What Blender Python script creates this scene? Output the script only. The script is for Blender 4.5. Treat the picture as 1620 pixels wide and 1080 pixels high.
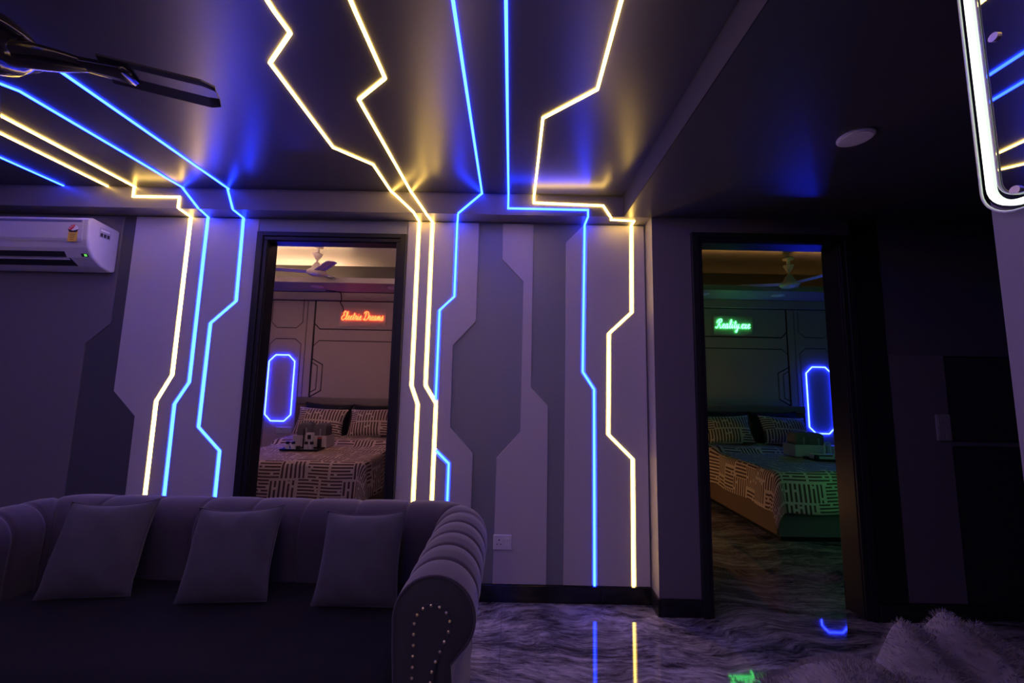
import bpy, bmesh, math, random
from mathutils import Vector, Matrix
R = math.radians
random.seed(7)
for o in list(bpy.data.objects):
    bpy.data.objects.remove(o)
scene = bpy.context.scene
col = scene.collection

# ------------------------------------------------------------ camera
CAM_H = 1.30
FPX = 630.0                      # focal length in pixels of the 1620 px wide frame
cd = bpy.data.cameras.new('camera')
cd.sensor_width = 36.0
cd.lens = 36.0 * FPX / 1620.0
cd.clip_start = 0.02
cam = bpy.data.objects.new('camera', cd)
col.objects.link(cam)
p_, r_ = R(6.38), R(1.09)
fwd = Vector((0, math.cos(p_), math.sin(p_)))
rt = Vector((1, 0, 0))
up = rt.cross(fwd)
rt2 = rt * math.cos(r_) + up * math.sin(r_)
up2 = -rt * math.sin(r_) + up * math.cos(r_)
M = Matrix((rt2, up2, -fwd)).transposed().to_4x4()
M.translation = (0, 0, CAM_H)
cam.matrix_world = M
scene.camera = cam

# ------------------------------------------------------------ world, exposure, lamp strengths
w = bpy.data.worlds.new('night')
scene.world = w
w.use_nodes = True
w.node_tree.nodes['Background'].inputs['Color'].default_value = (0.004, 0.003, 0.008, 1)
w.node_tree.nodes['Background'].inputs['Strength'].default_value = 0.3
vs = scene.view_settings
vs.view_transform = 'Standard'
vs.look = 'None'
vs.gamma = 1.0
vs.use_curve_mapping = False
vs.exposure = 0.15
E_BLUE = ((0.0078, 0.028, 1.0), 34.0)
E_WARM = ((1.0, 0.60, 0.12), 19.0)
E_COVE_L = ((1.0, 0.62, 0.32), 120.0)
E_SIDE_L = ((1.0, 0.55, 0.46), 150.0)
E_SIDE_R = ((1.0, 0.52, 0.18), 30.0)
E_WALL_R = ((1.0, 0.52, 0.20), 44.0)
E_WALL_G = ((0.08, 1.0, 0.26), 13.0)
E_FRONT_R = ((0.10, 1.0, 0.30), 8.0)
E_COVE_R = ((1.0, 0.48, 0.11), 9.0)
E_OCT = ((0.011, 0.023, 1.0), 58.0)
E_RED = ((1.0, 0.07, 0.016), 9.0)
E_GREEN = ((0.085, 1.0, 0.20), 7.0)
E_MIRROR = ((0.86, 1.0, 0.80), 2.2)

# ------------------------------------------------------------ materials
def new_mat(name):
    m = bpy.data.materials.new(name)
    m.use_nodes = True
    nt = m.node_tree
    b = nt.nodes['Principled BSDF']
    return m, nt, b

def mat(name, c, rough=0.5, metal=0.0, bump=None, var=None, sheen=0.0, spec=None, coat=0.0):
    """plain surface; bump=(scale, strength, distance), var=(scale, amount) mottles the colour"""
    m, nt, b = new_mat(name)
    b.inputs['Base Color'].default_value = (*c, 1)
    b.inputs['Roughness'].default_value = rough
    b.inputs['Metallic'].default_value = metal
    if spec is not None: b.inputs['Specular IOR Level'].default_value = spec
    if sheen:
        b.inputs['Sheen Weight'].default_value = sheen
        b.inputs['Sheen Roughness'].default_value = 0.5
    if coat:
        b.inputs['Coat Weight'].default_value = coat
        b.inputs['Coat Roughness'].default_value = 0.08
    L = nt.links
    if bump or var:
        geo = nt.nodes.new('ShaderNodeNewGeometry')
    if bump:
        n = nt.nodes.new('ShaderNodeTexNoise')
        n.inputs['Scale'].default_value = bump[0]
        n.inputs['Detail'].default_value = 4
        L.new(geo.outputs['Position'], n.inputs['Vector'])
        bp = nt.nodes.new('ShaderNodeBump')
        bp.inputs['Strength'].default_value = bump[1]
        bp.inputs['Distance'].default_value = bump[2]
        L.new(n.outputs['Fac'], bp.inputs['Height'])
        L.new(bp.outputs['Normal'], b.inputs['Normal'])
    if var:
        n2 = nt.nodes.new('ShaderNodeTexNoise')
        n2.inputs['Scale'].default_value = var[0]
        n2.inputs['Detail'].default_value = 5
        L.new(geo.outputs['Position'], n2.inputs['Vector'])
        mr = nt.nodes.new('ShaderNodeMapRange')
        mr.inputs['From Min'].default_value = 0.3
        mr.inputs['From Max'].default_value = 0.7
        mr.inputs['To Min'].default_value = 1 - var[1]
        mr.inputs['To Max'].default_value = 1 + var[1]
        L.new(n2.outputs['Fac'], mr.inputs['Value'])
        vm = nt.nodes.new('ShaderNodeVectorMath')
        vm.operation = 'SCALE'
        vm.inputs[0].default_value = c
        L.new(mr.outputs['Result'], vm.inputs['Scale'])
        L.new(vm.outputs['Vector'], b.inputs['Base Color'])
    return m

def emit(name, e):
    m, nt, b = new_mat(name)
    b.inputs['Base Color'].default_value = (0.02, 0.02, 0.02, 1)
    b.inputs['Roughness'].default_value = 0.4
    b.inputs['Emission Color'].default_value = (*e[0], 1)
    b.inputs['Emission Strength'].default_value = e[1]
    return m

def marble():
    m, nt, b = new_mat('polished_marble')
    L = nt.links
    geo = nt.nodes.new('ShaderNodeNewGeometry')
    wn = nt.nodes.new('ShaderNodeTexNoise')          # slow warp that makes the bands flow
    wn.inputs['Scale'].default_value = 1.3
    wn.inputs['Detail'].default_value = 3
    L.new(geo.outputs['Position'], wn.inputs['Vector'])
    sc_ = nt.nodes.new('ShaderNodeVectorMath'); sc_.operation = 'SCALE'; sc_.inputs['Scale'].default_value = 0.45
    L.new(wn.outputs['Color'], sc_.inputs[0])
    ad_ = nt.nodes.new('ShaderNodeVectorMath'); ad_.operation = 'ADD'
    L.new(geo.outputs['Position'], ad_.inputs[0]); L.new(sc_.outputs[0], ad_.inputs[1])
    def streak(scale, base, detail, rough):
        mp = nt.nodes.new('ShaderNodeMapping')
        mp.inputs['Scale'].default_value = scale
        L.new(ad_.outputs[0], mp.inputs['Vector'])
        n = nt.nodes.new('ShaderNodeTexNoise')
        n.inputs['Scale'].default_value = base
        n.inputs['Detail'].default_value = detail
        n.inputs['Roughness'].default_value = rough
        n.inputs['Distortion'].default_value = 0.5
        L.new(mp.outputs['Vector'], n.inputs['Vector'])
        return n.outputs['Fac']
    n1 = streak((1.1, 5.5, 1), 2.2, 8, 0.62)
    n2 = streak((3.0, 13.0, 1), 4.0, 8, 0.75)
    m1 = nt.nodes.new('ShaderNodeMath'); m1.operation = 'MULTIPLY'; m1.inputs[1].default_value = 0.55
    L.new(n2, m1.inputs[0])
    mx = nt.nodes.new('ShaderNodeMath'); mx.operation = 'MULTIPLY_ADD'; mx.inputs[1].default_value = 0.62
    L.new(n1, mx.inputs[0]); L.new(m1.outputs[0], mx.inputs[2])
    cr = nt.nodes.new('ShaderNodeValToRGB')
    e = cr.color_ramp.elements
    e[0].position = 0.42; e[0].color = (0.014, 0.014, 0.018, 1)
    e[1].position = 0.71; e[1].color = (0.42, 0.40, 0.415, 1)
    k = cr.color_ramp.elements.new(0.50); k.color = (0.055, 0.052, 0.06, 1)
    k = cr.color_ramp.elements.new(0.575); k.color = (0.155, 0.148, 0.16, 1)
    L.new(mx.outputs[0], cr.inputs['Fac'])
    L.new(cr.outputs['Color'], b.inputs['Base Color'])
    b.inputs['Roughness'].default_value = 0.035
    b.inputs['Specular IOR Level'].default_value = 0.55
    return m

def weave_print():
    """printed bed linen: blocks of brown bars, turned block by block, on beige"""
    m, nt, b = new_mat('bar_print_cotton')
    L = nt.links
    uv = nt.nodes.new('ShaderNodeUVMap')
    def math_(op, a, bb=None, c=None):
        n = nt.nodes.new('ShaderNodeMath'); n.operation = op
        for i, v in enumerate((a, bb, c)):
            if v is None: continue
            if isinstance(v, (int, float)): n.inputs[i].default_value = v
            else: L.new(v, n.inputs[i])
        return n.outputs[0]
    sp = nt.nodes.new('ShaderNodeSeparateXYZ')
    L.new(uv.outputs['UV'], sp.inputs[0])
    u, v = sp.outputs[0], sp.outputs[1]
    cell = 0.17
    v1 = math_('DIVIDE', v, cell)
    row = math_('FLOOR', v1)
    u1 = math_('ADD', math_('DIVIDE', u, cell * 1.25), math_('MULTIPLY', row, 0.37))
    cu = math_('FLOOR', u1)
    fu = math_('FRACT', u1); fv = math_('FRACT', v1)
    cb = nt.nodes.new('ShaderNodeCombineXYZ')
    L.new(cu, cb.inputs[0]); L.new(row, cb.inputs[1])
    wn = nt.nodes.new('ShaderNodeTexWhiteNoise'); wn.noise_dimensions = '2D'
    L.new(cb.outputs[0], wn.inputs['Vector'])
    turn = math_('GREATER_THAN', wn.outputs['Value'], 0.5)
    inv = math_('SUBTRACT', 1.0, turn)
    t = math_('ADD', math_('MULTIPLY', fu, turn), math_('MULTIPLY', fv, inv))
    s = math_('ADD', math_('MULTIPLY', fv, turn), math_('MULTIPLY', fu, inv))
    bars = math_('LESS_THAN', math_('FRACT', math_('MULTIPLY', t, 6.0)), 0.50)
    gap = math_('MULTIPLY', math_('GREATER_THAN', s, 0.06), math_('LESS_THAN', s, 0.95))
    # every bar may be broken once
    cb2 = nt.nodes.new('ShaderNodeCombineXYZ')
    L.new(math_('ADD', math_('MULTIPLY', cu, 7.0), math_('FLOOR', math_('MULTIPLY', t, 6.0))), cb2.inputs[0]); L.new(row, cb2.inputs[1])
    wn2 = nt.nodes.new('ShaderNodeTexWhiteNoise'); wn2.noise_dimensions = '2D'
    L.new(cb2.outputs[0], wn2.inputs['Vector'])
    brk = math_('GREATER_THAN', math_('ABSOLUTE', math_('SUBTRACT', s, math_('MULTIPLY', wn2.outputs['Value'], 2.0))), 0.06)
    fac = math_('MULTIPLY', math_('MULTIPLY', bars, gap), brk)
    mix = nt.nodes.new('ShaderNodeMix'); mix.data_type = 'RGBA'
    mix.inputs[6].default_value = (0.60, 0.50, 0.40, 1)
    mix.inputs[7].default_value = (0.10, 0.05, 0.042, 1)
    L.new(fac, mix.inputs[0])
    L.new(mix.outputs[2], b.inputs['Base Color'])
    b.inputs['Roughness'].default_value = 0.85
    return m

MT = dict(
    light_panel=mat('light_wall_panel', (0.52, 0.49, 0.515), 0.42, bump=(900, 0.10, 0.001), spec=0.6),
    shaded_panel=mat('shaded_wall_cloth', (0.175, 0.165, 0.18), 0.75, bump=(900, 0.12, 0.001), spec=0.2),  # far-left panel: weak light there is put into the darker colour
    dark_panel=mat('dark_wall_panel', (0.225, 0.24, 0.26), 0.34, bump=(700, 0.05, 0.001), spec=0.65),
    shaded_inlay=mat('shaded_wall_inlay', (0.085, 0.088, 0.10), 0.5, bump=(700, 0.05, 0.001), spec=0.3),  # left inlay: dark panel grey with the shade of that bay painted in
    passage=mat('passage_wall_paint', (0.15, 0.14, 0.165), 0.5, bump=(500, 0.05, 0.001), spec=0.35),
    black=mat('black_laminate', (0.012, 0.012, 0.015), 0.35, spec=0.35),
    frame=mat('black_door_frame', (0.014, 0.014, 0.018), 0.42, spec=0.35),
    ceiling=mat('dark_satin_ceiling', (0.055, 0.055, 0.060), 0.29, bump=(3.5, 0.10, 0.004), spec=0.8),
    beam=mat('beam_satin_paint', (0.17, 0.16, 0.175), 0.40, bump=(90, 0.04, 0.001)),
    step=mat('step_side_paint', (0.036, 0.036, 0.040), 0.6, spec=0.15),
    skirting=mat('black_granite_skirting', (0.010, 0.010, 0.012), 0.16),
    grout=mat('tile_grout', (0.05, 0.048, 0.055), 0.8),
    marble=marble(),
    plain_wall=mat('plain_dark_wall', (0.10, 0.095, 0.12), 0.6),
    blue=emit('blue_led', E_BLUE), warm=emit('warm_led', E_WARM),
    cove_l=emit('warm_cove_led', E_COVE_L), cove_r=emit('amber_cove_led', E_COVE_R),
    side_l=emit('rose_fill_led', E_SIDE_L), side_l2=emit('dim_rose_fill_led', (E_SIDE_L[0], E_SIDE_L[1]*.35)), side_r=emit('amber_fill_led', E_SIDE_R), front_r=emit('green_fill_led', E_FRONT_R),
    wall_r=emit('amber_wall_fill_led', E_WALL_R), wall_g=emit('green_wall_fill_led', E_WALL_G),
    octa=emit('ice_blue_led', E_OCT), red=emit('red_orange_neon', E_RED), green=emit('green_neon', E_GREEN),
    mirror_led=emit('white_mirror_led', E_MIRROR),
    mirror=mat('mirror_glass', (0.42, 0.43, 0.45), 0.015, 1.0),
    acrylic=mat('clear_edge_acrylic', (0.55, 0.60, 0.52), 0.15, spec=0.8),
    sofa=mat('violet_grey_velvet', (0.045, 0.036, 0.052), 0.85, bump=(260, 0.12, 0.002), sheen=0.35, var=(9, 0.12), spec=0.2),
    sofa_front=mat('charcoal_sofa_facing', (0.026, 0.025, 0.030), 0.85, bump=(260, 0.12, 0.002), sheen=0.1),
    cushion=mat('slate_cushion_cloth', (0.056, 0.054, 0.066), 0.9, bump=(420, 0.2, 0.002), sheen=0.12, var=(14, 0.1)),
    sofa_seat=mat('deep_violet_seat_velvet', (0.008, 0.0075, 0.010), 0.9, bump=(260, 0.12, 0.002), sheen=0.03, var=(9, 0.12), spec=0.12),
    brass=mat('brass_stud', (0.72, 0.60, 0.38), 0.3, 1.0),
    wood_foot=mat('dark_wooden_foot', (0.05, 0.03, 0.02), 0.4),
    ac=mat('white_ac_plastic', (0.55, 0.54, 0.55), 0.35),
    ac_dark=mat('dark_ac_slot', (0.012, 0.012, 0.014), 0.5),
    ac_band=mat('grey_blue_band', (0.16, 0.17, 0.28), 0.3),
    label_y=mat('yellow_label', (0.75, 0.48, 0.06), 0.6), label_r=mat('red_label', (0.65, 0.03, 0.03), 0.6),
    label_k=mat('black_label_print', (0.02, 0.02, 0.02), 0.6), label_w=mat('white_label', (0.8, 0.8, 0.8), 0.6),
    label_g=mat('grey_label', (0.42, 0.42, 0.45), 0.6),
    display=emit('green_digits', ((0.2, 1.0, 0.15), 1.2)),
    fan_dark=mat('glossy_espresso_fan', (0.010, 0.008, 0.008), 0.16, coat=0.25),
    fan_blade=mat('dark_fan_blade', (0.017, 0.016, 0.020), 0.35),
    fan_white=mat('ivory_fan_enamel', (0.62, 0.58, 0.54), 0.3),
    fan_blade_w=mat('ivory_fan_blade', (0.55, 0.52, 0.52), 0.35),
    plate=mat('white_switch_plate', (0.72, 0.71, 0.74), 0.35),
    plate_grey=mat('smoke_switch_plate', (0.26, 0.25, 0.29), 0.3),
    plate_k=mat('socket_hole', (0.01, 0.01, 0.01), 0.6),
    lamp_off=mat('frosted_lamp_lens', (0.55, 0.54, 0.57), 0.45),
    fur=mat('mauve_fur', (0.20, 0.185, 0.19), 0.9, sheen=0.2, var=(22, 0.25)),
    bench=mat('pale_bench_cloth', (0.40, 0.33, 0.36), 0.9, bump=(300, 0.15, 0.002)),
    print=weave_print(),
    black_pillow=mat('black_pillow_cotton', (0.010, 0.012, 0.015), 0.9),
    bed_wood=mat('brown_bed_laminate', (0.17, 0.115, 0.085), 0.45),
    bed_box=mat('grey_green_bed_box', (0.13, 0.14, 0.13), 0.5),
    bed_band=mat('grey_headboard_band', (0.22, 0.20, 0.185), 0.22, coat=0.5),
    mattress=mat('white_mattress', (0.6, 0.58, 0.56), 0.9),
    room_panel=mat('taupe_room_panel', (0.50, 0.42, 0.40), 0.6, bump=(700, 0.08, 0.001)),
    room_panel_r=mat('grey_room_panel', (0.42, 0.40, 0.37), 0.6, bump=(700, 0.08, 0.001)),
    groove=mat('black_groove', (0.02, 0.018, 0.02), 0.5),
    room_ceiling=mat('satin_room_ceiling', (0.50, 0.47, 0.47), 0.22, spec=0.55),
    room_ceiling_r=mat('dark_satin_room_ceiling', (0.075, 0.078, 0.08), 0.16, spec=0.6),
    soffit=mat('satin_soffit', (0.26, 0.24, 0.25), 0.30, spec=0.5),
    bin=mat('cream_plastic_bin', (0.62, 0.58, 0.54), 0.5),
    towel=mat('grey_towel', (0.15, 0.135, 0.145), 0.95, bump=(350, 0.5, 0.004)),
    tray=mat('black_tray', (0.012, 0.012, 0.014), 0.3),
    white_plastic=mat('white_bottle', (0.70, 0.68, 0.66), 0.4),
    black_plastic=mat('black_cap', (0.014, 0.014, 0.016), 0.35),
    red_plastic=mat('red_cap', (0.6, 0.08, 0.05), 0.4),
    steel=mat('brushed_strip', (0.35, 0.33, 0.36), 0.28, 1.0),
    cabinet=mat('dark_gloss_cabinet', (0.020, 0.018, 0.024), 0.16),
    cable=mat('black_cable', (0.008, 0.008, 0.008), 0.6),
)

# ------------------------------------------------------------ mesh helpers
class MB:
    def __init__(s):
        s.v, s.f, s.uv = [], [], {}
    def quad_strip(s, a, b): pass
    def box(s, x0, x1, y0, y1, z0, z1):
        i = len(s.v)
        s.v += [(x, y, z) for x in (x0, x1) for y in (y0, y1) for z in (z0, z1)]
        for q in ((0,1,3,2),(4,6,7,5),(0,4,5,1),(2,3,7,6),(0,2,6,4),(1,5,7,3)):
            s.f.append(tuple(i+k for k in q))
        return s
    def prism(s, poly, to3, a0, a1):
        """polygon in 2-D, extruded from a0 to a1 with to3(p, q, a)"""
        i = len(s.v); n = len(poly)
        s.v += [to3(p, q, a0) for p, q in poly] + [to3(p, q, a1) for p, q in poly]
        s.f.append(tuple(range(i, i+n)))
        s.f.append(tuple(range(i+2*n-1, i+n-1, -1)))
        for k in range(n):
            s.f.append((i+k, i+(k+1) % n, i+n+(k+1) % n, i+n+k))
        return s
    def tube(s, pts, r, n=8, closed=False):
        pts = [Vector(p) for p in pts]; m = len(pts); i = len(s.v)
        rad = r if isinstance(r, (list, tuple)) else [r]*m
        prev = None
        for k, p in enumerate(pts):
            if closed: t = pts[(k+1) % m]-pts[k-1]
            else: t = pts[min(k+1, m-1)]-pts[max(k-1, 0)]
            t.normalize()
            if prev is None:
                a = Vector((0,0,1)) if abs(t.z) < .9 else Vector((1,0,0))
                u = t.cross(a).normalized()
            else:
                u = (prev - t*prev.dot(t)).normalized()
            prev = u; v = t.cross(u)
            for j in range(n):
                an = 2*math.pi*j/n
                s.v.append(tuple(p + (u*math.cos(an)+v*math.sin(an))*rad[k]))
        for k in range(m if closed else m-1):
            k2 = (k+1) % m
            for j in range(n):
                j2 = (j+1) % n
                s.f.append((i+k*n+j, i+k*n+j2, i+k2*n+j2, i+k2*n+j))
        if not closed:
            s.f.append(tuple(i+j for j in range(n)))
            s.f.append(tuple(i+(m-1)*n+j for j in range(n-1, -1, -1)))
        return s
    def lathe(s, prof, c=(0,0,0), n=24, axis='z'):
        i = len(s.v); m = len(prof)
        for r, h in prof:
            for j in range(n):
                an = 2*math.pi*j/n; a, b = r*math.cos(an), r*math.sin(an)
                p = {'z': (a, b, h), 'y': (a, h, b), 'x': (h, a, b)}[axis]
                s.v.append((c[0]+p[0], c[1]+p[1], c[2]+p[2]))
        for k in range(m-1):
            for j in range(n):
                j2 = (j+1) % n
                s.f.append((i+k*n+j, i+k*n+j2, i+(k+1)*n+j2, i+(k+1)*n+j))
        s.f.append(tuple(i+j for j in range(n)))
        s.f.append(tuple(i+(m-1)*n+j for j in range(n)))
        return s
    def grid(s, fn, nu, nv, closed_u=False):
        """fn(i, j) -> (point, uv)"""
        b = len(s.v)
        for a in range(nu):
            for c in range(nv):
                p, q = fn(a, c)
                s.uv[len(s.v)] = q
                s.v.append(tuple(p))
        for a in range(nu if closed_u else nu-1):
            a2 = (a+1) % nu
            for c in range(nv-1):
                s.f.append((b+a*nv+c, b+a2*nv+c, b+a2*nv+c+1, b+a*nv+c+1))
        return s
    def ribbon(s, pts, wd, to3, a0, a1):
        """mitred flat strip along a 2-D polyline, a0..a1 thick"""
        P = [Vector(p) for p in pts]; Ls, Rs = [], []
        for k, p in enumerate(P):
            d0 = (P[k]-P[k-1]).normalized() if k else (P[1]-P[0]).normalized()
            d1 = (P[k+1]-P[k]).normalized() if k < len(P)-1 else d0
            n0 = Vector((-d0.y, d0.x)); n1 = Vector((-d1.y, d1.x))
            mt = (n0+n1); mt.normalize()
            sc = min(1/max(mt.dot(n0), .3), 1.6)
            Ls.append(p+mt*wd/2*sc); Rs.append(p-mt*wd/2*sc)
        for k in range(len(P)-1):
            s.prism([tuple(Ls[k]), tuple(Ls[k+1]), tuple(Rs[k+1]), tuple(Rs[k])], to3, a0, a1)
        return s
    def mesh(s, name):
        me = bpy.data.meshes.new(name)
        me.from_pydata(s.v, [], s.f)
        if s.uv:
            ul = me.uv_layers.new(name='UVMap')
            for lp in me.loops:
                ul.data[lp.index].uv = s.uv.get(lp.vertex_index, (0, 0))
        bm = bmesh.new(); bm.from_mesh(me)
        bmesh.ops.recalc_face_normals(bm, faces=bm.faces)
        bm.to_mesh(me); bm.free()
        return me
    def build(s, name, m, parent=None, smooth=False, bevel=0, seg=2, loc=None, rot=None, subsurf=0):
        me = s.mesh(name)
        me.materials.append(m)
        if smooth:
            for p in me.polygons: p.use_smooth = True
        o = bpy.data.objects.new(name, me)
        col.objects.link(o)
        if loc: o.location = loc
        if rot: o.rotation_euler = rot
        if bevel:
            md = o.modifiers.new('bevel', 'BEVEL'); md.width = bevel; md.segments = seg
            md.limit_method = 'ANGLE'; md.angle_limit = R(40)
        if subsurf:
            md = o.modifiers.new('sub', 'SUBSURF'); md.levels = subsurf; md.render_levels = subsurf
        if parent: o.parent = parent
        return o

def tag(o, label, cat, group=None, kind=None):
    if label: o['label'] = label
    if cat: o['category'] = cat
    if group: o['group'] = group
    if kind: o['kind'] = kind
    return o

def empty(name, loc=(0,0,0), rz=0):
    o = bpy.data.objects.new(name, None)
    o.empty_display_size = 0.05
    col.objects.link(o)
    o.location = loc; o.rotation_euler = (0, 0, rz)
    return o

def struct(o, label, cat):
    return tag(o, label, cat, kind='structure')

def inst(me, name, parent, loc=(0,0,0), rot=(0,0,0), scale=(1,1,1)):
    o = bpy.data.objects.new(name, me); col.objects.link(o)
    o.parent = parent; o.location = loc; o.rotation_euler = rot; o.scale = scale
    return o

XZ = lambda Y: (lambda p, q, a: (p, Y+a, q))      # wall plane, a grows away from the camera
XY = lambda Z: (lambda p, q, a: (p, q, Z+a))      # ceiling / soffit plane

# ------------------------------------------------------------ the place, in metres
YW = 2.575        # face of the lounge back wall panels
YD = 2.450        # face of the beam and of the passage wall
ZS = 2.392        # underside of beam and of the lower ceiling
ZC = 2.532        # lounge ceiling
YR = 5.237        # face of the bedrooms' head walls
XL, XR = -3.65, 3.12
YN = -2.6
D1 = (-1.636, -0.785); D2 = (1.196, 2.062); DH = 2.232

# floor of separate slabs
fl = MB().box(XL-.4, 5.1, YN-.1, 5.45, -0.06, -0.012).build('floor', MT['grout'])
struct(fl, 'polished dark veined marble floor running through lounge and bedrooms', 'floor')
tw, tl = 1.2, 1.8
tile = MB().box(-tw/2+.0012, tw/2-.0012, -tl/2+.0012, tl/2-.0012, -.012, 0).mesh('floor_tile')
tile.materials.append(MT['marble'])
for i in range(-4, 5):
    for j in range(-2, 3):
        cx, cy = -.03+tw/2+tw*i, 1.72+tl*j
        if cx-tw/2 > 5.0 or cx+tw/2 < -4.0 or cy+tl/2 < YN or cy-tl/2 > 5.3: continue
        inst(tile, 'floor_tile', fl, (cx, cy, 0))

# lounge back wall: dark backing with light panels standing proud
b = MB()
b.box(XL, D1[0]-.03, YW+.012, YW+.1, 0, 2.95).box(D1[1]+.03, .98, YW+.012, YW+.1, 0, 2.95).box(D1[0]-.03, D1[1]+.03, YW+.012, YW+.1, DH+.03, 2.95)
wb = b.build('wall_back', MT['dark_panel'])
struct(wb, 'lounge back wall of lilac grey panels with dark grey angular inlays', 'wall')

# polylines of the LED strips on the wall (x, z), from the top
S1 = [(-2.178,2.392),(-2.183,1.330),(-2.266,1.163),(-2.269,0.10)]
S2 = [(-2.064,2.392),(-2.070,1.285),(-2.149,1.145),(-2.150,0.10)]
S3 = [(-1.825,2.392),(-1.820,1.820),(-1.973,1.670),(-1.980,1.005),(-1.832,0.861),(-1.835,0.10)]
S6 = [(-0.640,2.392),(-0.640,1.290),(-0.595,1.174),(-0.598,0.10)]
S7 = [(-0.550,2.392),(-0.550,1.292),(-0.478,1.180),(-0.482,0.10)]
S8 = [(-0.384,2.392),(-0.386,1.878),(-0.480,1.785),(-0.482,1.200)]
S8b = [(-0.470,0.888),(-0.384,0.808),(-0.386,0.10)]
S9 = [(0.475,2.392),(0.461,1.400),(0.534,1.288),(0.532,0.099)]
S10 = [(0.788,2.392),(0.782,1.795),(0.631,1.652),(0.622,1.006),(0.775,0.857),(0.770,0.099)]
D1L = [(-2.622,2.385),(-2.622,1.658),(-2.770,1.520),(-2.774,0.10)]
D1R = [(-2.540,2.385),(-2.546,1.221),(-2.392,1.065),(-2.390,0.10)]
D2L = [(-0.236,2.385),(-0.238,1.717),(-0.383,1.556),(-0.383,1.031),(-0.233,0.874),(-0.238,0.10)]
D2R = [(-0.076,2.385),(-0.074,2.137),(0.068,1.989),(0.064,1.012),(-0.083,0.849),(-0.092,0.10)]
D3L = [(0.131,2.385),(0.128,1.294),(0.238,1.179),(0.237,0.10)]
D3R = [(0.458,2.376),(0.350,2.263),(0.348,1.268),(0.341,0.10)]
G = 0.0125
def off(pl, d):
    return [(x+d, min(z, 2.385)) for x, z in pl]
def vert(x): return [(x, 2.385), (x, 0.10)]
panels = [
    (vert(XL+.005), D1L), (D1R, off(S1, -G)), (off(S1, G), off(S2, -G)), (off(S2, G), off(S3, -G)),
    (off(S3, G), vert(-1.716)), (vert(-0.712), off(S6, -G)), (off(S6, G), off(S7, -G)),
    ([(-.5375,2.385),(-.5375,1.297),(-.494,1.226)], [(-.3965,2.385),(-.3985,1.873),(-.4925,1.780)]),
    ([(-.3715,2.385),(-.3735,1.883),(-.4675,1.790),(-.467,0.902),(-.3715,0.815),(-.3735,.10)], D2L),
    ([(-.468,0.866),(-.4695,.10)], [(-.3965,0.803),(-.3985,.10)]),
    (D2R, D3L), (D3R, off(S9, -G)), (off(S9, G), off(S10, -G)), (off(S10, G), vert(0.872)),
]
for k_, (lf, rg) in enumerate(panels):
    MB().prism(lf+rg[::-1], XZ(YW), 0, .012).build('wall_panel', MT['shaded_panel' if k_ == 0 else 'light_panel'], wb, bevel=.002, seg=1)

MB().prism([(x+.001, z) for x, z in D1L]+[(x-.001, z) for x, z in D1R[::-1]], XZ(YW), .006, .0125).build('shaded_inlay_panel', MT['shaded_inlay'], wb)
# header strip above the first door
MB().prism([(-1.712,2.385),(-1.712,2.300),(-0.716,2.300),(-0.716,2.385)], XZ(YW), .004, .012).build('header_panel', MT['dark_panel'], wb)

# passage wall with the second door, standing forward of the lounge wall
b = MB()
b.box(.88, D2[0]-.03, YD, YW+.012, 0, 2.95).box(D2[0]-.03, D2[1]+.03, YD, YW+.012, DH+.03, 2.95)
b.box(D2[1]+.03, 2.664, YD, YW+.012, 0, 2.95).box(2.664, XR+2.0, YD, YW+.012, 1.535, 2.95).box(XR+.1, XR+2.0, YD, YW+.012, 0, 1.535).box(2.664, XR+.1, 2.95, 3.0, 0, 2.0)
wp = b.build('wall_passage', MT['passage'])
struct(wp, 'dim violet grey passage wall around the right-hand doorway', 'wall')
MB().box(2.135, 2.312, YD-.012, YD, .098, ZS).build('dark_panel', MT['black'], wp, bevel=.002, seg=1)
MB().box(2.322, 2.660, YD-.006, YD, .10, 1.530).build('lower_panel', MT['passage'], wp, bevel=.002, seg=1)
MB().box(2.322, XR-.01, YD-.004, YD, 1.54, ZS-.005).build('upper_panel', MT['plain_wall'], wp, bevel=.002, seg=1)

# remaining shell
struct(MB().box(XL-.1, XL, YN, YW+.1, 0, 2.95).build('wall_left', MT['plain_wall']), 'dark left wall of the lounge out of view', 'wall')
struct(MB().box(XR, XR+.1, YN, YD, 0, 2.95).build('wall_right', MT['plain_wall']), 'dark far right wall of the passage', 'wall')
struct(MB().box(XL-.1, XR+.1, YN-.1, YN, 0, 2.95).build('wall_front', MT['plain_wall']), 'dark wall behind the camera', 'wall')
wm = MB().box(.900, 1.03, YN, .720, 0, ZS).build('wall_mirror', MT['passage'], bevel=.003, seg=1)
struct(wm, 'short partition wall at right edge carrying the lit mirror', 'wall')
struct(MB().box(XL-.1, .706, YN, YD, ZC, 2.62).build('ceiling_lounge', MT['ceiling']), 'dark satin lounge ceiling crossed by light strips', 'ceiling')
struct(MB().box(.706, XR+.1, YN, YD, ZS, 2.62).build('ceiling_passage', MT['ceiling']), 'lower dark ceiling over the passage on the right', 'ceiling')
struct(MB().box(.700, .7055, YN, YD, ZS-.001, ZC-.001).build('trim_1', MT['step']), 'lilac side of the ceiling step running towards the wall', 'trim')
struct(MB().box(XL-.1, .882, YD+.0005, YW+.012, ZS, 2.62).build('trim_2', MT['beam']), 'grey beam where ceiling meets the panelled back wall', 'trim')

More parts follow.
